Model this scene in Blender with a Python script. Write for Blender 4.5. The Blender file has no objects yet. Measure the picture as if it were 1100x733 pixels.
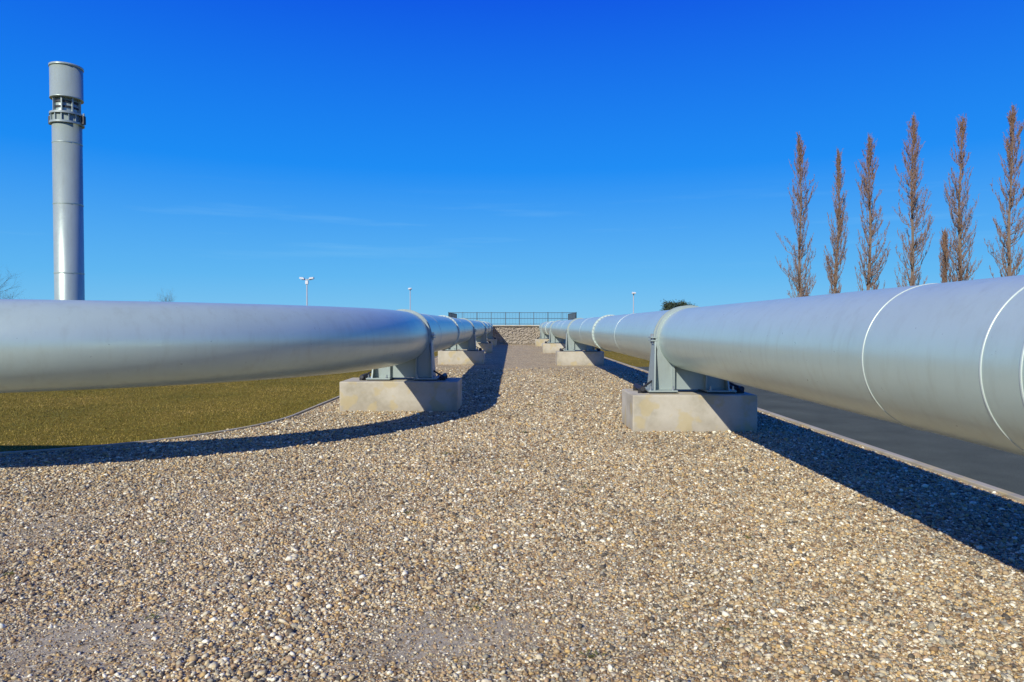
import bpy, bmesh, math, random
import numpy as np
from mathutils import Vector, Matrix

random.seed(7); rng = np.random.default_rng(7)
scene = bpy.context.scene
COL = scene.collection
R = 0.6; ZC = 1.74; H = 2.0

# ------------------------------------------------------------ helpers
def new_mat(name):
    m = bpy.data.materials.new(name); m.use_nodes = True
    nt = m.node_tree; b = nt.nodes['Principled BSDF']
    return m, nt, b
def N(nt, t, **kw):
    n = nt.nodes.new(t)
    for k, v in kw.items(): setattr(n, k, v)
    return n
def ramp(nt, stops, interp='LINEAR'):
    r = nt.nodes.new('ShaderNodeValToRGB'); r.color_ramp.interpolation = interp
    el = r.color_ramp.elements
    while len(el) < len(stops): el.new(0.5)
    for e, (p, c) in zip(el, stops):
        e.position = p; e.color = (c[0], c[1], c[2], 1)
    return r
def noise(nt, vec, scale, detail=4, rough=0.5):
    n = nt.nodes.new('ShaderNodeTexNoise'); n.inputs['Scale'].default_value = scale
    n.inputs['Detail'].default_value = detail; n.inputs['Roughness'].default_value = rough
    nt.links.new(vec, n.inputs['Vector']); return n
def mixc(nt, fac, a, b, mode='MIX'):
    m = nt.nodes.new('ShaderNodeMix'); m.data_type = 'RGBA'; m.blend_type = mode
    for sock, v in ((m.inputs[0], fac), (m.inputs[6], a), (m.inputs[7], b)):
        if hasattr(v, 'links'): nt.links.new(v, sock)
        elif isinstance(v, (int, float)): sock.default_value = v
        else: sock.default_value = (*v, 1)
    return m.outputs[2]
def math_(nt, op, a, b=0.0, clamp=False):
    m = nt.nodes.new('ShaderNodeMath'); m.operation = op; m.use_clamp = clamp
    for i, v in enumerate((a, b)):
        if hasattr(v, 'links'): nt.links.new(v, m.inputs[i])
        else: m.inputs[i].default_value = v
    return m.outputs[0]
def pos(nt): return nt.nodes.new('ShaderNodeNewGeometry').outputs['Position']
def bump(nt, h, strength, dist, b, prev=None):
    n = nt.nodes.new('ShaderNodeBump'); n.inputs['Strength'].default_value = strength
    n.inputs['Distance'].default_value = dist
    nt.links.new(h, n.inputs['Height'])
    if prev is not None: nt.links.new(prev, n.inputs['Normal'])
    nt.links.new(n.outputs[0], b.inputs['Normal']); return n.outputs[0]

def obj_from(name, verts, faces, mat=None, smooth=False, parent=None, mats=None, fmat=None):
    me = bpy.data.meshes.new(name); me.from_pydata([tuple(v) for v in verts], [], faces); me.update()
    if mat: me.materials.append(mat)
    if mats:
        for m in mats: me.materials.append(m)
    if fmat is not None: me.polygons.foreach_set('material_index', fmat)
    if smooth: me.polygons.foreach_set('use_smooth', [True]*len(me.polygons))
    o = bpy.data.objects.new(name, me); COL.objects.link(o)
    if parent: o.parent = parent
    return o
def empty(name, loc=(0,0,0)):
    e = bpy.data.objects.new(name, None); e.location = loc; e.empty_display_size = .3
    COL.objects.link(e); return e

class MB:
    def __init__(s): s.v=[]; s.f=[]; s.m=[]; s.s=[]
    def add(s, v, f, m=0, sm=False):
        o=len(s.v); s.v += [tuple(p) for p in v]; s.f += [tuple(i+o for i in q) for q in f]
        s.m += [m]*len(f); s.s += [sm]*len(f)
    def box(s, c, d, m=0, bev=0.0, rotz=0.0):
        bm = bmesh.new(); bmesh.ops.create_cube(bm, size=1)
        bmesh.ops.scale(bm, vec=d, verts=bm.verts)
        if bev>0: bmesh.ops.bevel(bm, geom=bm.edges[:], offset=bev, segments=2, affect='EDGES', profile=.6)
        if rotz: bmesh.ops.rotate(bm, matrix=Matrix.Rotation(rotz,3,'Z'), verts=bm.verts)
        bmesh.ops.translate(bm, vec=c, verts=bm.verts)
        bm.verts.index_update()
        s.add([v.co[:] for v in bm.verts], [[v.index for v in f.verts] for f in bm.faces], m); bm.free()
    def rev(s, o, d, prof, seg=48, m=0, sm=True, closed=False):
        o=Vector(o); d=Vector(d).normalized()
        a = Vector((0,0,1)) if abs(d.z)<.9 else Vector((1,0,0))
        u = d.cross(a).normalized(); w = d.cross(u).normalized()
        v=[]; f=[]
        for (t,r) in prof:
            for k in range(seg):
                an=2*math.pi*k/seg
                v.append(o+d*t+(u*math.cos(an)+w*math.sin(an))*r)
        n=len(prof)
        for i in range(n if closed else n-1):
            j=(i+1)%n
            for k in range(seg):
                k2=(k+1)%seg
                f.append((i*seg+k, i*seg+k2, j*seg+k2, j*seg+k))
        s.add(v,f,m,sm)
    def cyl(s, a, b, r, seg=10, m=0, r2=None, sm=True):
        a=Vector(a); b=Vector(b); L=(b-a).length; r2 = r if r2 is None else r2
        s.rev(a, b-a, [(0,1e-4),(0,r),(0,r),(L,r2),(L,r2),(L,1e-4)], seg, m, False if seg<10 else sm)
    def prism(s, poly, axis_from, axis_to, m=0):
        n=len(poly)
        v=[(x,axis_from,z) for x,z in poly]+[(x,axis_to,z) for x,z in poly]
        f=[tuple(range(n)), tuple(range(2*n-1,n-1,-1))]+[(i,(i+1)%n,n+(i+1)%n,n+i) for i in range(n)]
        s.add(v,f,m)
    def obj(s, name, mats, parent=None, loc=None):
        me=bpy.data.meshes.new(name); me.from_pydata(s.v,[],s.f)
        for m in mats: me.materials.append(m)
        me.polygons.foreach_set('material_index', s.m); me.polygons.foreach_set('use_smooth', s.s)
        me.update()
        bm=bmesh.new(); bm.from_mesh(me); bmesh.ops.recalc_face_normals(bm, faces=bm.faces); bm.to_mesh(me); bm.free()
        o=bpy.data.objects.new(name, me); COL.objects.link(o)
        if parent: o.parent=parent
        if loc: o.location=loc
        return o

# ------------------------------------------------------------ materials
def mat_pipe(name, base, metal=.55, rough=.33):
    m,nt,b = new_mat(name); p=pos(nt)
    n1=noise(nt,p,.9,5,.6); n2=noise(nt,p,14,3,.6)
    mp=N(nt,'ShaderNodeMapping'); mp.inputs['Scale'].default_value=(1,1,.25); nt.links.new(p,mp.inputs[0])
    n3=noise(nt,mp.outputs[0],7,5,.65)
    c=mixc(nt, n1.outputs[0], tuple(x*.88 for x in base), tuple(min(1,x*1.09) for x in base))
    r3=ramp(nt,[(0.5,(0,0,0)),(.72,(1,1,1))]); nt.links.new(n3.outputs[0], r3.inputs[0])
    c=mixc(nt, math_(nt,'MULTIPLY',r3.outputs[0],.26), c, (base[0]*.68,base[1]*.62,base[2]*.54))
    nt.links.new(c,b.inputs['Base Color'])
    b.inputs['Metallic'].default_value=metal
    rr=math_(nt,'ADD',math_(nt,'MULTIPLY',n2.outputs[0],.16),rough-.08)
    nt.links.new(rr,b.inputs['Roughness'])
    bump(nt,n1.outputs[0],.1,.05,b)
    return m
M_pipe = mat_pipe('pipe_paint',(.50,.60,.515),.32,.31)
M_steel = mat_pipe('support_steel',(.33,.385,.36),.2,.45)
M_seam = mat_pipe('seam_steel',(.54,.61,.54),.2,.4)
M_stack = mat_pipe('stack_steel',(.38,.45,.40),.3,.38)
m,nt,b=new_mat('black_rubber'); b.inputs['Base Color'].default_value=(.02,.02,.022,1); b.inputs['Roughness'].default_value=.6; M_black=m
m,nt,b=new_mat('galvanised_bolt'); b.inputs['Base Color'].default_value=(.4,.42,.43,1); b.inputs['Metallic'].default_value=.8; b.inputs['Roughness'].default_value=.4; M_bolt=m

m,nt,b=new_mat('concrete'); p=pos(nt)
n1=noise(nt,p,1.6,6,.65); n2=noise(nt,p,60,4,.6); n3=noise(nt,p,5,5,.6)
r=ramp(nt,[(.3,(.33,.29,.20)),(.5,(.49,.44,.33)),(.7,(.58,.53,.42))]); nt.links.new(n1.outputs[0],r.inputs[0])
c=mixc(nt,math_(nt,'MULTIPLY',n2.outputs[0],.5),r.outputs[0],(.36,.33,.27))
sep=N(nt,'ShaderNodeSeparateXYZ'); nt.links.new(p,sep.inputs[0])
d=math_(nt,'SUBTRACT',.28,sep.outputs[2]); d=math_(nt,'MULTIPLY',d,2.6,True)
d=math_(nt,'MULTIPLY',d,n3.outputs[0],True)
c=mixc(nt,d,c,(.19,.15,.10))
sr_=ramp(nt,[(.53,(0,0,0)),(.6,(1,1,1))]); ns_=noise(nt,p,2.6,3,.5); nt.links.new(ns_.outputs[0],sr_.inputs[0])
c=mixc(nt,math_(nt,'MULTIPLY',sr_.outputs[0],.55),c,(.47,.37,.17))
nt.links.new(c,b.inputs['Base Color']); b.inputs['Roughness'].default_value=.9
vo=N(nt,'ShaderNodeTexVoronoi'); vo.inputs['Scale'].default_value=28; nt.links.new(p,vo.inputs['Vector'])
pr=ramp(nt,[(.06,(0,0,0)),(.16,(1,1,1))]); nt.links.new(vo.outputs['Distance'],pr.inputs[0])
bb=bump(nt,pr.outputs[0],.35,.006,b); bump(nt,n2.outputs[0],.4,.006,b,bb)
M_conc=m

# gravel
K=1.0
STONES=[(q,(c[0]*K*.96,c[1]*K,c[2]*K*.93)) for q,c in [(0,(.66,.58,.45)),(.11,(.46,.33,.19)),(.24,(.22,.14,.075)),(.36,(.56,.38,.17)),(.44,(.30,.27,.22)),(.55,(.57,.46,.30)),(.67,(.10,.083,.065)),(.75,(.88,.82,.71)),(.82,(.42,.29,.18)),(.92,(.40,.36,.29))]]
m,nt,b=new_mat('gravel_bed'); p=pos(nt)
def vor(scale):
    v=N(nt,'ShaderNodeTexVoronoi'); v.inputs['Scale'].default_value=scale; nt.links.new(p,v.inputs['Vector'])
    s=N(nt,'ShaderNodeSeparateColor'); nt.links.new(v.outputs['Color'],s.inputs[0])
    rr=ramp(nt,STONES,'CONSTANT'); nt.links.new(s.outputs[0],rr.inputs[0])
    gap=ramp(nt,[(.45,(1.05,1.05,1.05)),(.85,(.42,.38,.32))]); nt.links.new(v.outputs['Distance'],gap.inputs[0])
    return v, mixc(nt,1.0,rr.outputs[0],gap.outputs[0],'MULTIPLY')
va,ca=vor(40); vb,cb=vor(75)
sel=noise(nt,p,9,3); selr=ramp(nt,[(.47,(0,0,0)),(.53,(1,1,1))]); nt.links.new(sel.outputs[0],selr.inputs[0])
c=mixc(nt,selr.outputs[0],ca,cb)
nb=noise(nt,p,.55,5,.6); nbr=ramp(nt,[(.3,(.84,.81,.76)),(.7,(1.18,1.13,1.03))]); nt.links.new(nb.outputs[0],nbr.inputs[0])
c=mixc(nt,1.0,c,nbr.outputs[0],'MULTIPLY')
nm=noise(nt,p,3.2,6,.75); nmr=ramp(nt,[(.32,(.76,.73,.66)),(.68,(1.32,1.27,1.18))]); nt.links.new(nm.outputs[0],nmr.inputs[0])
c=mixc(nt,1.0,c,nmr.outputs[0],'MULTIPLY')
at=N(nt,'ShaderNodeAttribute',attribute_name='sand')
v3,c3=vor(210)
ns=noise(nt,p,60,8,.8); nsr=ramp(nt,[(.32,(.17,.135,.085)),(.5,(.37,.315,.215)),(.68,(.54,.475,.35))]); nt.links.new(ns.outputs[0],nsr.inputs[0])
sandc=mixc(nt,.45,nsr.outputs[0],c3)
np_=noise(nt,p,7,7,.75)
sf=math_(nt,'ADD',at.outputs['Fac'],math_(nt,'MULTIPLY',math_(nt,'SUBTRACT',np_.outputs[0],.5),1.5))
sr=ramp(nt,[(.25,(0,0,0)),(.6,(1,1,1))]); nt.links.new(sf,sr.inputs[0])
c=mixc(nt,sr.outputs[0],c,sandc)
nt.links.new(c,b.inputs['Base Color']); b.inputs['Roughness'].default_value=.92
inv=math_(nt,'MULTIPLY',math_(nt,'SUBTRACT',1.0,va.outputs['Distance']),math_(nt,'SUBTRACT',1.0,sr.outputs[0]))
b1=bump(nt,inv,.55,.015,b); b2=bump(nt,ns.outputs[0],.5,.006,b,b1)
bump(nt,math_(nt,'SUBTRACT',1.0,v3.outputs['Distance']),.5,.003,b,b2)
M_bed=m

m,nt,b=new_mat('gravel_stone'); oi=N(nt,'ShaderNodeAttribute',attribute_name='rnd')
rr=ramp(nt,STONES,'CONSTANT')
nt.links.new(oi.outputs['Fac'],rr.inputs[0])
n1=noise(nt,pos(nt),90,3,.6)
v=ramp(nt,[(.3,(.74,.72,.70)),(.7,(1.18,1.15,1.10))]); nt.links.new(n1.outputs[0],v.inputs[0])
c=mixc(nt,1.0,rr.outputs[0],v.outputs[0],'MULTIPLY')
nb=noise(nt,pos(nt),.55,5,.6); nbr=ramp(nt,[(.3,(.84,.81,.76)),(.7,(1.14,1.10,1.02))]); nt.links.new(nb.outputs[0],nbr.inputs[0])
c=mixc(nt,1.0,c,nbr.outputs[0],'MULTIPLY')
nt.links.new(c,b.inputs['Base Color']); b.inputs['Roughness'].default_value=.75
M_stone=m

m,nt,b=new_mat('lawn'); p=pos(nt)
n1=noise(nt,p,.35,6,.65); n2=noise(nt,p,4,6,.7); n3=noise(nt,p,60,4,.7)
r=ramp(nt,[(.32,(.10,.082,.010)),(.48,(.175,.130,.014)),(.62,(.24,.165,.025)),(.78,(.28,.185,.05))])
s=math_(nt,'ADD',math_(nt,'MULTIPLY',n1.outputs[0],.5),math_(nt,'MULTIPLY',n2.outputs[0],.5)); nt.links.new(s,r.inputs[0])
v=ramp(nt,[(.3,(.6,.6,.6)),(.7,(1.3,1.3,1.3))]); nt.links.new(n3.outputs[0],v.inputs[0])
c=mixc(nt,1.0,r.outputs[0],v.outputs[0],'MULTIPLY'); nt.links.new(c,b.inputs['Base Color']); b.inputs['Roughness'].default_value=1
b.inputs['Specular IOR Level'].default_value=.1
bump(nt,n3.outputs[0],.5,.02,b); M_lawn=m

m,nt,b=new_mat('grass_blade'); at=N(nt,'ShaderNodeAttribute',attribute_name='tint')
r=ramp(nt,[(0,(.11,.11,.014)),(.35,(.21,.17,.02)),(.7,(.33,.235,.04)),(1,(.42,.29,.09))]); nt.links.new(at.outputs['Fac'],r.inputs[0])
nt.links.new(r.outputs[0],b.inputs['Base Color']); b.inputs['Roughness'].default_value=.8; M_blade=m

m,nt,b=new_mat('asphalt'); p=pos(nt)
n1=noise(nt,p,.8,5,.6); n2=noise(nt,p,140,3,.7)
r=ramp(nt,[(.3,(.058,.066,.050)),(.7,(.092,.104,.080))]); nt.links.new(n1.outputs[0],r.inputs[0])
v=ramp(nt,[(.35,(.55,.55,.55)),(.65,(1.5,1.5,1.48))]); nt.links.new(n2.outputs[0],v.inputs[0])
c=mixc(nt,1.0,r.outputs[0],v.outputs[0],'MULTIPLY'); nt.links.new(c,b.inputs['Base Color']); b.inputs['Roughness'].default_value=.9
b.inputs['Specular IOR Level'].default_value=.15
bump(nt,n2.outputs[0],.5,.006,b); M_asph=m

def mat_simple(name, c1, c2, scale, rough=.85):
    m,nt,b=new_mat(name); p=pos(nt); n=noise(nt,p,scale,4,.6)
    nt.links.new(mixc(nt,n.outputs[0],c1,c2),b.inputs['Base Color']); b.inputs['Roughness'].default_value=rough
    return m
M_bark=mat_simple('poplar_bark',(.12,.085,.06),(.23,.17,.12),3)
M_twig=mat_simple('poplar_twig',(.14,.078,.050),(.28,.17,.11),1.2)
M_leaf=mat_simple('evergreen_leaf',(.02,.035,.012),(.06,.08,.03),1.5)
M_weed=mat_simple('weed_leaf',(.07,.09,.015),(.15,.14,.03),30)
M_rock=mat_simple('wall_stone',(.20,.17,.13),(.50,.43,.33),3.5)
M_fence=mat_simple('fence_paint',(.05,.085,.11),(.09,.12,.14),2,.5)
M_white=mat_simple('lamp_paint',(.55,.57,.58),(.7,.71,.72),5,.4)
M_pole=mat_simple('pole_steel',(.3,.33,.35),(.42,.45,.47),2,.45)

# ------------------------------------------------------------ ground
CX,CY = -9.6,15.0      # centre of left bend
def sandf(x,y):
    n=np.sin(1.7*x+.6)*np.sin(1.3*y+2)+.5*np.sin(3.9*x+1.1*y)+.5*np.sin(2.7*y-3.1*x+1)+.6*np.sin(7.3*x-4.1*y)*np.sin(6.1*y+3.3*x)
    g=.50*np.exp(-((x+.45)/.95)**2-((y-4.35)/.55)**2)+.38*np.exp(-((x+2.9)/1.0)**2-((y-4.25)/.6)**2)
    g=g+.25*np.exp(-((x+3.4)/1.8)**2-((y-6.6)/1.3)**2)+.2*np.exp(-((x-1.2)/1.2)**2-((y-5.6)/.6)**2)
    return np.clip(g+.12*n,0,1)

obj_from('ground',[(-4000,-4000,0),(4000,-4000,0),(4000,4000,0),(-4000,4000,0)],[(0,1,2,3)],M_lawn)
XR=5.75
def leftx(y):
    if y<15: return CX+math.sqrt(max(0,4.8**2-(15-y)**2))
    return CX+4.8
V=[];F=[]
def grid(rows, nx):
    o=len(V)
    for (y,xl,xr,g) in rows:
        for i in range(nx+1):
            t=i/nx; V.append((xl+(xr-xl)*t, y, .012))
    for j in range(len(rows)-1):
        for i in range(nx):
            a=o+j*(nx+1)+i; F.append((a,a+1,a+nx+2,a+nx+1))
rowsA=[(y,-45,XR,0) for y in np.arange(-12,10.21,.15)]; rowsA[-1]=(10.2,-45,XR,0)
grid(rowsA,300)
ys=[10.2+4.8*(1-math.cos(a)) for a in np.linspace(0,math.pi/2,40)]+list(np.arange(15.5,73.1,.5))
grid([(y,leftx(y),XR,0) for y in ys],60)
g=obj_from('gravel_path',V,F,M_bed)
va_=np.array(V); a=g.data.attributes.new('sand','FLOAT','POINT'); a.data.foreach_set('value',sandf(va_[:,0],va_[:,1]).astype(np.float32))

# loose stones : one mesh object
Nc=1500000
X=rng.uniform(-10,5.72,Nc); Y=2.4+29.6*rng.random(Nc)**1.6
pdf=(1/15.72)*(1/29.6)*(1/1.6)*np.clip((Y-2.4)/29.6,1e-6,1)**(1/1.6-1)
cand=Nc*pdf
dist=np.sqrt(X**2+Y**2)
ok=(np.abs(X)<.78*Y+1.0)
inside=np.where(Y<10.15,True,np.where(Y<15,X>CX+np.sqrt(np.clip(4.75**2-(15-Y)**2,0,None)),X>CX+4.9))
dens=np.interp(dist,[0,5,8,12,18,32],[4500,4300,2700,1300,480,60])
S=sandf(X,Y); clump=.5+.5*np.sin(2.3*X+1.7*Y)*np.sin(3.1*Y-1.9*X)
dens=dens*(1-.6*np.clip((S-.12)/.6,0,1))*(.7+.4*clump)
keep=ok&inside&(rng.random(Nc)<dens/cand)
X=X[keep];Y=Y[keep];S=S[keep];n=len(X)
sz=np.clip(rng.lognormal(math.log(.0082),.44,n),.0032,.028)*np.interp(Y,[4,12,25],[1,1.35,1.8])*(1-.42*np.clip(S*1.8,0,1))
P=np.stack([X,Y,.012+sz*rng.uniform(-.1,.55,n)],1)
bm=bmesh.new(); bmesh.ops.create_icosphere(bm,subdivisions=1,radius=1); bv=np.array([v.co[:] for v in bm.verts]); bf=np.array([[v.index for v in f.verts] for f in bm.faces],dtype=np.int32); bm.free()
nv=len(bv); nf=len(bf)
shape=bv[None]*(1+rng.uniform(-.22,.2,(n,nv,1)))
scl=np.stack([sz*rng.uniform(.95,1.5,n),sz*rng.uniform(.75,1.05,n),sz*rng.uniform(.5,.85,n)],1)
shape*=scl[:,None,:]
def rotm(ax,a):
    c,s_=np.cos(a),np.sin(a); M=np.zeros((n,3,3)); i,j,k=[(0,1,2),(1,2,0),(2,0,1)][ax]
    M[:,i,i]=1; M[:,j,j]=c; M[:,k,k]=c; M[:,j,k]=-s_; M[:,k,j]=s_; return M
RM=rotm(2,rng.uniform(0,6.28,n))@rotm(1,rng.normal(0,.35,n))@rotm(0,rng.normal(0,.35,n))
co_=np.einsum('nij,nvj->nvi',RM,shape)+P[:,None,:]
idx=(bf[None]+(np.arange(n,dtype=np.int32)*nv)[:,None,None]).reshape(-1)
me=bpy.data.meshes.new('gravel_stones'); me.vertices.add(n*nv); me.vertices.foreach_set('co',co_.astype(np.float32).ravel())
me.loops.add(len(idx)); me.loops.foreach_set('vertex_index',idx.astype(np.int32))
me.polygons.add(n*nf); me.polygons.foreach_set('loop_start',np.arange(0,len(idx),3,dtype=np.int32))
at=me.attributes.new('rnd','FLOAT','POINT'); at.data.foreach_set('value',np.repeat(rng.random(n),nv).astype(np.float32))
me.materials.append(M_stone); me.update(calc_edges=True)
gs=bpy.data.objects.new('gravel_stones',me); COL.objects.link(gs)
print('stones',n)

# lawn blades
nb=150000
x=rng.uniform(-17,-4.85,nb); y=rng.uniform(10.3,30,nb)
k=(np.where(y<15,x<CX+np.sqrt(np.clip(4.75**2-(15-y)**2,0,None)),True))&(rng.random(nb)<np.interp(y,[10,30],[1,.35]))
x=x[k];y=y[k]
x2=rng.uniform(5.8,20,26000); y2=rng.uniform(33.5,60,26000); x=np.append(x,x2); y=np.append(y,y2); nb=len(x)
an=rng.uniform(0,6.28,nb); h=rng.uniform(.008,.036,nb); w=rng.uniform(.004,.009,nb); lx=rng.normal(0,.02,nb); ly=rng.normal(0,.02,nb)
vv=np.zeros((nb,3,3)); vv[:,0]=np.stack([x-np.cos(an)*w,y-np.sin(an)*w,0*x],1); vv[:,1]=np.stack([x+np.cos(an)*w,y+np.sin(an)*w,0*x],1); vv[:,2]=np.stack([x+lx,y+ly,h],1)
def tri_mesh(name,vv,mat,tint=None):
    nt_=len(vv); me=bpy.data.meshes.new(name); me.vertices.add(nt_*3); me.vertices.foreach_set('co',vv.astype(np.float32).ravel())
    me.loops.add(nt_*3); me.loops.foreach_set('vertex_index',np.arange(nt_*3,dtype=np.int32))
    me.polygons.add(nt_); me.polygons.foreach_set('loop_start',np.arange(0,nt_*3,3,dtype=np.int32))
    if tint is not None:
        a=me.attributes.new('tint','FLOAT','POINT'); a.data.foreach_set('value',np.repeat(tint,3).astype(np.float32))
    me.materials.append(mat); me.update(calc_edges=True); me.validate()
    o=bpy.data.objects.new(name,me); COL.objects.link(o); return o
tint=np.clip(.42+.26*np.sin(.9*x+.5*y)*np.sin(.7*y-.4*x)+.12*np.sin(2.9*x-1.3*y)*np.sin(2.2*y+x)+rng.normal(0,.2,nb),0,1)
tri_mesh('lawn_grass',vv,M_blade,tint)

def strip(name, pts, w, z0, z1, mat):
    v=[];f=[];n=len(pts)
    for i,pn in enumerate(pts):
        a=Vector(pts[max(0,i-1)]); b_=Vector(pts[min(n-1,i+1)]); d=(b_-a).normalized(); nn=Vector((-d.y,d.x)); c=Vector(pn)
        l=c+nn*w/2; r_=c-nn*w/2
        v+=[(l.x,l.y,z0),(l.x,l.y,z1-.008),(l.x-nn.x*.008,l.y-nn.y*.008,z1),(r_.x+nn.x*.008,r_.y+nn.y*.008,z1),(r_.x,r_.y,z1-.008),(r_.x,r_.y,z0)]
    for i in range(n-1):
        for k in range(5): f.append((i*6+k,i*6+k+1,(i+1)*6+k+1,(i+1)*6+k))
    f.append((0,1,2,3,4,5)); f.append(tuple((n-1)*6+k for k in (5,4,3,2,1,0)))
    return obj_from(name,v,f,mat)
pts=[(-45,10.2),(-20,10.2)]+[(CX+4.8*math.sin(a),15-4.8*math.cos(a)) for a in np.linspace(0,math.pi/2,40)]+[(CX+4.8,20),(CX+4.8,40),(CX+4.8,73)]
strip('garden_edging',pts,.07,-.02,.045,M_conc)
strip('kerb',[(5.80,-12),(5.80,10),(5.80,32.9)],.12,-.05,.05,M_conc)
strip('kerb',[(5.80,33.12),(5.80,73)],.10,-.05,.04,M_conc)
rv=[(5.86,-14),(10.4,-14),(10.4,26),(12,28),(60,28),(60,33),(5.86,33)]
obj_from('asphalt_road',[(x,y,.006) for x,y in rv],[tuple(range(7))],M_asph)
strip('kerb',[(10.46,-14),(10.46,26)],.12,-.05,.06,M_conc)

# weeds in the gravel
mb=MB()
for (wx,wy,s) in [(.48,4.05,.05),(-2.45,4.6,.05),(-.25,4.75,.04),(1.4,4.4,.03),(-1.1,7.2,.05),(.9,8.3,.05),(-.2,9.1,.07),(2.2,6.3,.04),(-3.2,6.2,.04),(.2,12.6,.09),(-1.0,10.5,.08),(-4,5.4,.04),(.5,17,.1),(-.7,21,.12),(.9,24,.12)]:
    for i in range(22):
        a=random.uniform(0,6.28); L=s*random.uniform(.3,.9); z=random.uniform(.2,.8)*L*.6; ox=random.gauss(0,s*.6); oy=random.gauss(0,s*.6)
        wd=L*.2; c=(wx+ox,wy+oy,.02); t=(c[0]+math.cos(a)*L,c[1]+math.sin(a)*L,.02+z); mx=[(c[i]+t[i])/2 for i in range(3)]
        mb.add([c,(mx[0]-math.sin(a)*wd,mx[1]+math.cos(a)*wd,mx[2]+.006),t,(mx[0]+math.sin(a)*wd,mx[1]-math.cos(a)*wd,mx[2]+.006)],[(0,1,2,3)])
mb.obj('weeds',[M_weed])

# ------------------------------------------------------------ pipelines
def sweep(path, r, seg=96):
    v=[];f=[];n=len(path)
    for i,p in enumerate(path):
        a=Vector(path[max(0,i-1)]); b_=Vector(path[min(n-1,i+1)]); d=(b_-a).normalized()
        u=Vector((d.y,-d.x,0)).normalized(); c=Vector(p)
        for k in range(seg):
            an=2*math.pi*k/seg; v.append(c+u*math.cos(an)*r+Vector((0,0,1))*math.sin(an)*r)
    for i in range(n-1):
        for k in range(seg):
            k2=(k+1)%seg; f.append((i*seg+k,i*seg+k2,(i+1)*seg+k2,(i+1)*seg+k))
    return v,f
def seam(mb,c,d,w=.020,h=.005,m=0,seg=128):
    mb.rev(c,d,[(-w/2,R-.004),(-w/2,R+h*.6),(-w/4,R+h),(w/4,R+h),(w/2,R+h*.6),(w/2,R-.004)],seg,m,True)
def flange(mb,c,d,m=0):
    for s in (-.055,.055):
        mb.rev(c,d,[(s-.03,R-.01),(s-.03,R+.045),(s-.03,R+.045),(s+.03,R+.045),(s+.03,R+.045),(s+.03,R-.01)],96,m,False)
    d=Vector(d).normalized(); u=Vector((d.y,-d.x,0)); c=Vector(c)
    for k in range(32):
        an=2*math.pi*k/32; o=c+(u*math.cos(an)+Vector((0,0,1))*math.sin(an))*(R+.025)
        mb.cyl(o-d*.11,o+d*.11,.011,6,1)

XP=3.45; XL=-2.6
pl=empty('gas_pipeline',(XP,13,0))
v,f=sweep([(XP,y,ZC) for y in list(np.arange(-8,73.3,1.0))+[73.4]],R,128)
o=obj_from('pipe_shell',v,f,M_pipe,True); o.parent=pl; o.matrix_parent_inverse=Matrix.Translation((-XP,-13,0))
mb=MB()
for y in (1.6,3.82,4.15,5.55,19.0,28.8,40,44,56,61): seam(mb,(XP,y,ZC),(0,1,0))
for y in (24.0,58.): flange(mb,(XP,y,ZC),(0,1,0))
o=mb.obj('pipe_joints',[M_seam,M_bolt]); o.parent=pl; o.matrix_parent_inverse=Matrix.Translation((-XP,-13,0))
pl2=empty('gas_pipeline',(XL,16,0))
path=[(-45,8.0,ZC),(-30,8.0,ZC),(-20,8.0,ZC),(-13,8,ZC)]+[(CX+7*math.sin(a),15-7*math.cos(a),ZC) for a in np.linspace(0,math.pi/2,72)]+[(XL,y,ZC) for y in list(np.arange(16,73,1.0))+[73.4]]
v,f=sweep(path,R,128)
o=obj_from('pipe_shell',v,f,M_pipe,True); o.parent=pl2; o.matrix_parent_inverse=Matrix.Translation((-XL,-16,0))
mb=MB()
for y in (19.3,29.,42,46,57): seam(mb,(XL,y,ZC),(0,1,0))
seam(mb,(-11.,8,ZC),(1,0,0))
for y in (25.5,59): flange(mb,(XL,y,ZC),(0,1,0))
o=mb.obj('pipe_joints',[M_seam,M_bolt]); o.parent=pl2; o.matrix_parent_inverse=Matrix.Translation((-XL,-16,0))

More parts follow.
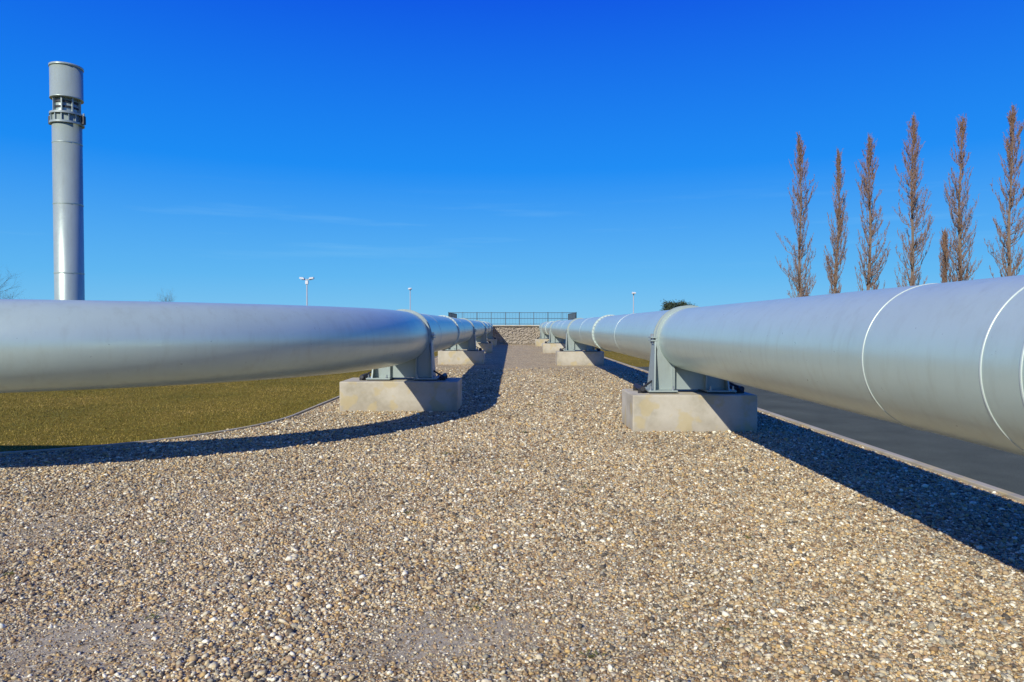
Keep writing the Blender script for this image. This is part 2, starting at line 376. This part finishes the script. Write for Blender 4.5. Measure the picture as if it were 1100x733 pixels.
def plinth(x,y,w=2.34,d=1.3,h=.7):
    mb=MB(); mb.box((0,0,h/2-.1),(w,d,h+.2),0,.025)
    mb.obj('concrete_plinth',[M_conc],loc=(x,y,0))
def support(x,y,z0=.7,rz=0):
    mb=MB(); zc=ZC
    mb.rev((0,0,zc),(0,1,0),[(-.11,R-.004),(-.11,R+.02),(-.11,R+.02),(.11,R+.02),(.11,R+.02),(.11,R-.004)],128,0,False)
    for s in (-.12,.12):
        mb.rev((0,s,zc),(0,1,0),[(-.012,R-.002),(-.012,R+.055),(-.012,R+.055),(.012,R+.055),(.012,R+.055),(.012,R-.002)],128,0,False)
    for sx in (-1,1):
        for dz in (-.03,.03):
            mb.box((sx*(R+.085),0,zc+dz),(.12,.28,.025),0,.003)
        for yy in (-.08,.08): mb.cyl((sx*(R+.10),yy,zc-.09),(sx*(R+.10),yy,zc+.1),.016,8,1)
    for yy in (-.135,.105):
        arc=[((R+.03)*math.cos(a),zc+(R+.03)*math.sin(a)) for a in np.linspace(math.radians(-12),math.radians(-168),28)]
        for i in range(len(arc)-1):
            (xa,za),(xb,zb)=arc[i],arc[i+1]
            ba=xa+(.08 if xa>0 else -.08)*min(1,abs(xa)/.5); bb=xb+(.08 if xb>0 else -.08)*min(1,abs(xb)/.5)
            zb0=z0+.06
            mb.prism([(xa,za),(ba,zb0),(bb,zb0),(xb,zb)],yy,yy+.028,0)
    for sx in (-1,1):
        xa=sx*.645; zt=zc-.04; zb0=z0+.06
        vv_=[(xa,-.13,zt),(xa,.13,zt),(sx*.70,.34,zb0),(sx*.70,-.34,zb0),
             (xa+sx*.03,-.13,zt),(xa+sx*.03,.13,zt),(sx*.73,.34,zb0),(sx*.73,-.34,zb0)]
        mb.add(vv_,[(0,1,2,3),(7,6,5,4),(0,4,5,1),(1,5,6,2),(2,6,7,3),(3,7,4,0)],0)
        mb.prism([(sx*.30,zc-.52),(sx*.33,zc-.5),(sx*.33,zb0),(sx*.30,zb0)],-.22,.22,0)
        mb.box((sx*.56,0,z0+.045),(.56,.78,.03),0,.004)
        mb.box((sx*.56,0,z0+.015),(.52,.72,.028),2,.003)
        for bx in (.36,.79):
            for by in (-.33,.33):
                mb.cyl((sx*bx,by,z0+.06),(sx*bx,by,z0+.14),.016,8,1); mb.cyl((sx*bx,by,z0+.06),(sx*bx,by,z0+.085),.03,6,1)
        mb.cyl((sx*.95,-.36,z0+.09),(sx*.95,.36,z0+.09),.05,14,2)
        mb.box((sx*.95,-.26,z0+.05),(.14,.05,.10),2,.004); mb.box((sx*.95,.26,z0+.05),(.14,.05,.10),2,.004)
        mb.cyl((sx*.95,-.26,z0+.10),(sx*.72,-.1,z0+.22),.022,8,2)
    mb.box((0,0,z0+.10),(1.1,.12,.08),2,.006)
    o=mb.obj('pipe_support',[M_steel,M_bolt,M_black],loc=(x,y,0)); o.rotation_euler=(0,0,rz)
for y in (13.4,34.7,50.3,66.5):
    plinth(XP-.02,y); support(XP,y)
for i,y in enumerate((16.45,35.6,50.8,66.5)):
    plinth(XL-.03,y,2.75 if i==0 else 2.34,1.3); support(XL,y)
plinth(-16,8,1.3,2.34); support(-16,8,rz=math.pi/2)

# ------------------------------------------------------------ gabion wall + railing + embankment
def ico_rocks(centers, sizes, name, mat):
    n=len(centers); vs=bv[None]*(1+rng.uniform(-.2,.2,(n,len(bv),1)))*sizes[:,None,:]+centers[:,None,:]
    faces=(bf[None]+np.arange(n)[:,None,None]*len(bv)).reshape(-1,3)
    return obj_from(name,vs.reshape(-1,3),faces.tolist(),mat)
gw=empty('gabion_wall',(0,73,0))
mb=MB(); mb.box((0,73.6,.97),(14.2,1.0,1.94),0,.02)
core=mb.obj('wall_core',[M_rock])
nr=2200; cen=np.stack([rng.uniform(-7.05,7.05,nr),rng.uniform(73.02,73.12,nr),rng.uniform(.05,1.9,nr)],1); szs=np.stack([rng.uniform(.07,.16,nr),rng.uniform(.06,.1,nr),rng.uniform(.05,.1,nr)],1)
rocks=ico_rocks(cen,szs,'wall_stones',M_rock)
mb=MB(); mb.box((0,73.5,2.0),(14.5,1.35,.12),0,.01); cop=mb.obj('coping',[M_conc])
for o in (core,rocks,cop): o.parent=gw; o.matrix_parent_inverse=Matrix.Translation((0,-73,0))
obj_from('embankment',[(-7.1,74.1,1.96),(7.1,74.1,1.96),(7.1,86,1.96),(-7.1,86,1.96),(-10.5,74.0,0),(10.5,74.0,0),(11,91,0),(-11,91,0)],[(0,1,2,3),(4,0,3,7),(5,6,2,1),(3,2,6,7),(4,5,1,0)],M_lawn)
mb=MB()
def rail(x0,y0,x1,y1):
    L=math.hypot(x1-x0,y1-y0); n=int(L/1.5); z0=2.05; z1=3.4
    for i in range(n+1):
        t=i/n; mb.box((x0+(x1-x0)*t,y0+(y1-y0)*t,(z0+z1)/2+.03),(.07,.07,z1-z0+.06),0,.004)
    for z in (z0+.12,z0+.72,z1): mb.cyl((x0,y0,z),(x1,y1,z),.028,8)
    nb=int(L/.16)
    for i in range(nb):
        t=(i+.5)/nb; mb.cyl((x0+(x1-x0)*t,y0+(y1-y0)*t,z0+.12),(x0+(x1-x0)*t,y0+(y1-y0)*t,z1),.011,4)
rail(-6.8,73.4,6.9,73.4); rail(-6.8,73.4,-6.8,84); rail(6.9,73.4,6.9,84)
mb.obj('railing',[M_fence])

# ------------------------------------------------------------ vent stack
st=empty('vent_stack',(-16.18,25,0)); mb=MB()
o=(0,0,0); q=.84
def sc_(pr): return [(z*.975,r*q if r>.01 else r) for z,r in pr]
mb.rev(o,(0,0,1),sc_([(0,.56),(.05,.56),(9.9,.56),(9.9,.56),(9.9,.44),(10.02,.44),(10.45,.44),(10.45,.44),(10.45,.60),(10.45,.63),(10.5,.63),(10.5,.62),(11.6,.62),(11.6,.62),(11.6,.645),(11.68,.645),(11.68,.645),(11.68,.58),(11.66,.58),(11.0,.57),(11.0,.0001)]),64,0,True)
for z in (1.5,3.9,6.4,8.6): mb.rev((0,0,z),(0,0,1),[(-.02,.555*q),(-.02,.57*q),(.02,.57*q),(.02,.555*q)],64,0,False)
for z in (9.31,9.64): mb.rev((0,0,z),(0,0,1),[(-.035,.55*q),(-.035,.65*q),(-.035,.65*q),(.035,.65*q),(.035,.65*q),(.035,.55*q)],64,1,False)
for k in range(14):
    a=2*math.pi*k/14; mb.box((.59*q*math.cos(a),.59*q*math.sin(a),9.475),(.05,.03,.3),1,0,a)
for k in range(8):
    a=2*math.pi*k/8+.2; mb.box((.49*q*math.cos(a),.49*q*math.sin(a),9.93),(.10,.04,.5),1,0,a)
for sx in (-1,1):
    mb.box((sx*.59,0,9.46),(.12,.12,.30),2,.01); mb.cyl((sx*.61,0,9.3),(sx*.61,0,9.7),.03,8,1)
for z in (9.83,10.02): mb.rev(o,(0,0,1),[(z,.43*q),(z,.47*q),(z+.07,.47*q),(z+.07,.43*q)],48,2,False)
mb.rev(o,(0,0,1),[(0,.85),(.06,.85),(.06,.45)],48,1,False)
s=mb.obj('stack_shell',[M_stack,M_steel,M_black]); s.parent=st

# ------------------------------------------------------------ lamps
def lamp(x,y,h,kind=2):
    mb=MB(); mb.cyl((0,0,0),(0,0,h),.10,12,0,.06); mb.cyl((0,0,0),(0,0,.9),.14,12,0,.13)
    mb.box((0,0,.02),(.4,.4,.04),0)
    if kind==2:
        mb.cyl((-.45,0,h-.1),(.45,0,h-.1),.04,8,0)
        for sx in (-1,1):
            mb.prism([(sx*.22,h-.08),(sx*.72,h+.0),(sx*.70,h+.16),(sx*.3,h+.12)],-.2,.2,1)
            mb.box((sx*.46,0,h-.09),(.36,.22,.03),1)
        mb.box((0,0,h-.38),(.3,.24,.36),1,.02)
    else:
        mb.cyl((0,0,h-.05),(0,-.4,h+.05),.03,8,0)
        mb.box((0,-.55,h+.05),(.36,.6,.16),1,.03); mb.box((0,0,h+.08),(.42,.28,.28),1,.03)
    mb.obj('street_lamp',[M_pole,M_white],loc=(x,y,0))
lamp(-21,70,6.8,2); lamp(-14.9,100,7.3,1); lamp(16,90,6.2,1)

# ------------------------------------------------------------ trees
def branchy(segs):
    v=[];f=[]
    for (a,b_,r0,r1) in segs:
        d=(b_-a); 
        if d.length<1e-5: continue
        d.normalize(); u=d.orthogonal().normalized(); w=d.cross(u); o=len(v)
        for c,r in ((a,r0),(b_,r1)):
            for k in range(3):
                an=2.0944*k; v.append(c+(u*math.cos(an)+w*math.sin(an))*r)
        for k in range(3):
            k2=(k+1)%3; f.append((o+k,o+k2,o+3+k2,o+3+k))
    return v,f
def poplar(x,y,h,wid,seed):
    rd=random.Random(seed); thick=[];thin=[]
    lx,ly=rd.uniform(-.02,.02),rd.uniform(-.01,.01)
    def trunk(z): return Vector((lx*z+.12*math.sin(z*.5+seed),ly*z+.1*math.cos(z*.43+seed),z))
    nseg=20
    for i in range(nseg):
        z0=h*i/nseg; z1=h*(i+1)/nseg; thick.append((trunk(z0),trunk(z1),.20*(1-i/nseg)**.8+.012,.20*(1-(i+1)/nseg)**.8+.01))
    nbr=int(7.2*h)
    prof=lambda t: min(1,.38+t*1.5)*(1-max(0,t-.5)/.5)**.6
    gaps=[rd.uniform(.2,.9) for _ in range(4)]
    side=rd.uniform(0,6.28)
    for i in range(nbr):
        t=.05+.91*(i+rd.random())/nbr; z=h*t
        if any(abs(t-g)<.015 for g in gaps): continue
        az=rd.uniform(0,6.283); reach=wid*.58*prof(min(1,t+.06))*rd.uniform(.35,1.25)*(1+.2*math.cos(az-side+t*5))
        L=min(rd.uniform(1.3,3.4)*(1.15-t*.6),(h-z)*.9+.35)
        p=trunk(z); r=.042*(1-t)+.016; k=6
        for j in range(k):
            s=(j+1)/k; hor=reach*(s**.6)
            q=trunk(z)+Vector((math.cos(az)*hor,math.sin(az)*hor,L*(s**1.1)))+Vector((rd.gauss(0,.06),rd.gauss(0,.06),0))
            r2=r*.78; thick.append((p,q,r,r2))
            for _ in range(3):
                b0=p.lerp(q,rd.random()); a2=az+rd.gauss(0,1.3); l=rd.uniform(.2,.7); so=rd.uniform(.1,.5)
                b1=b0+Vector((math.cos(a2)*so*l,math.sin(a2)*so*l,l))
                thin.append((b0,b1,.014,.007))
                for _ in range(3):
                    c0=b0.lerp(b1,rd.uniform(.2,1)); a3=rd.uniform(0,6.28); l3=rd.uniform(.06,.22)
                    c1=c0+Vector((math.cos(a3)*l3*.6,math.sin(a3)*l3*.6,l3*rd.uniform(.0,.9)))
                    thin.append((c0,c1,.018,.007))
            p=q;r=r2
    v1,f1=branchy(thick); v2,f2=branchy(thin); o=len(v1)
    ob=obj_from('poplar_tree',v1+v2,f1+[tuple(i+o for i in q) for q in f2],mats=[M_bark,M_twig],fmat=[0]*len(f1)+[1]*len(f2))
    ob.location=(x,y,0)
def bare_tree(x,y,h,seed):
    rd=random.Random(seed); seg=[];
    def grow(p,d,L,r,dep):
        n=4
        for j in range(n):
            d=(d+Vector((rd.gauss(0,.12),rd.gauss(0,.12),rd.gauss(.05,.06)))).normalized(); q=p+d*L/n
            seg.append((p,q,r,r*.85)); r*=.85; p=q
            if dep>0 and j>0:
                for _ in range(2):
                    e=(d+Vector((rd.gauss(0,.6),rd.gauss(0,.6),rd.gauss(.1,.3)))).normalized(); grow(p,e,L*.62,r*.6,dep-1)
    grow(Vector((0,0,0)),Vector((0,0,1)),h*.5,h*.02,4)
    v,f=branchy(seg); ob=obj_from('bare_tree',v,f,M_bark); ob.location=(x,y,0)
for (px,py,top,yy,w,sd) in [(861,0,151,66,2.9,1),(897,0,169,65,1.6,2),(934,0,153,64,2.7,3),(979,0,133,62,2.7,4),(1029,0,133,61,2.4,5),(1082,0,121,60,2.8,6),(1135,0,130,59,2.6,9)]:
    poplar((px-550)/733*yy,yy,H+(350-top)/733*yy,w,sd)
poplar((1014-550)/733*63,63,H+(350-255)/733*63,1.1,12)
bare_tree(-46.6,60,7.2,3); bare_tree(-49,100,6.9,5)
rd=random.Random(4); seg=[]
for i in range(14):
    a=rd.uniform(0,6.28); seg.append((Vector((0,0,.8+i*.12)),Vector((math.cos(a)*1.2,math.sin(a)*1.2,2.2+rd.random()*2)),.05,.015))
seg.append((Vector((0,0,0)),Vector((0,0,3.6)),.14,.04))
v,f=branchy(seg); nw=len(f); fm=[0]*nw
clumps=[Vector((rd.gauss(0,1.3),rd.gauss(0,.9),rd.uniform(1.6,4.6))) for _ in range(80)]
clumps=[c for c in clumps if (c.x**2+c.y**2)/4.4+((c.z-3)/1.9)**2<1.1]
for c in clumps:
    for _ in range(130):
        p=c+Vector((rd.gauss(0,.26),rd.gauss(0,.26),rd.gauss(0,.19))); u=Vector((rd.gauss(0,1),rd.gauss(0,1),rd.gauss(0,1))).normalized(); w=u.orthogonal().normalized(); o=len(v)
        v+=[p-u*.10,p+w*.05,p+u*.10,p-w*.05]; f.append((o,o+1,o+2,o+3)); fm.append(1)
ob=obj_from('evergreen_tree',v,f,mats=[M_bark,M_leaf],fmat=fm); ob.location=(19.3,80,0)

# ------------------------------------------------------------ light
sd=Vector((.833,1.35,-1.0)).normalized()
L=bpy.data.lights.new('sun','SUN'); L.energy=5.0; L.angle=math.radians(.5); L.color=(1,.965,.86)
lo=bpy.data.objects.new('sun',L); COL.objects.link(lo); lo.rotation_euler=sd.to_track_quat('-Z','Y').to_euler(); lo.location=(-10,-16,15)
w=bpy.data.worlds.new('World'); scene.world=w; w.use_nodes=True; nt=w.node_tree
bg=nt.nodes['Background']; sky=N(nt,'ShaderNodeTexSky'); sky.sky_type='NISHITA'; sky.sun_disc=False
sky.sun_elevation=math.radians(32.2); sky.sun_rotation=math.radians(211.7); sky.air_density=1.0; sky.dust_density=.1; sky.ozone_density=3
tc=N(nt,'ShaderNodeTexCoord')
sp=N(nt,'ShaderNodeSeparateXYZ'); nt.links.new(tc.outputs['Generated'],sp.inputs[0])
dr=ramp(nt,[(0,(.20,.56,.86)),(.07,(.10,.46,.89)),(.22,(.003,.26,.92)),(.43,(.0,.096,.80)),(1,(.0,.045,.42))]); nt.links.new(sp.outputs[2],dr.inputs[0])
sc=N(nt,'ShaderNodeVectorMath',operation='SCALE'); sc.inputs['Scale'].default_value=10; nt.links.new(dr.outputs[0],sc.inputs[0])
base=mixc(nt,.95,sky.outputs[0],sc.outputs[0])
mp=N(nt,'ShaderNodeMapping'); mp.inputs['Scale'].default_value=(2.2,2.2,34); mp.inputs['Location'].default_value=(.3,0,.5); nt.links.new(tc.outputs['Generated'],mp.inputs[0])
cn=noise(nt,mp.outputs[0],1.5,6,.55); cr=ramp(nt,[(.56,(0,0,0)),(.78,(1,1,1))]); nt.links.new(cn.outputs[0],cr.inputs[0])
er=ramp(nt,[(.06,(0,0,0)),(.12,(1,1,1)),(.15,(1,1,1)),(.20,(0,0,0))]); nt.links.new(sp.outputs[2],er.inputs[0])
cf=math_(nt,'MULTIPLY',math_(nt,'MULTIPLY',cr.outputs[0],er.outputs[0]),.16)
cc=mixc(nt,cf,base,(4,7.5,9.5))
nt.links.new(cc,bg.inputs['Color']); bg.inputs['Strength'].default_value=.1

# ------------------------------------------------------------ camera
cam=bpy.data.cameras.new('camera'); cam.lens=24; cam.sensor_width=36; cam.clip_end=9000; cam.clip_start=.05
co=bpy.data.objects.new('camera',cam); COL.objects.link(co); co.location=(0,0,H)
co.rotation_euler=(math.radians(90-1.29),0,0)
scene.camera=co
scene.view_settings.view_transform='Standard'; scene.view_settings.look='None'; scene.view_settings.exposure=0
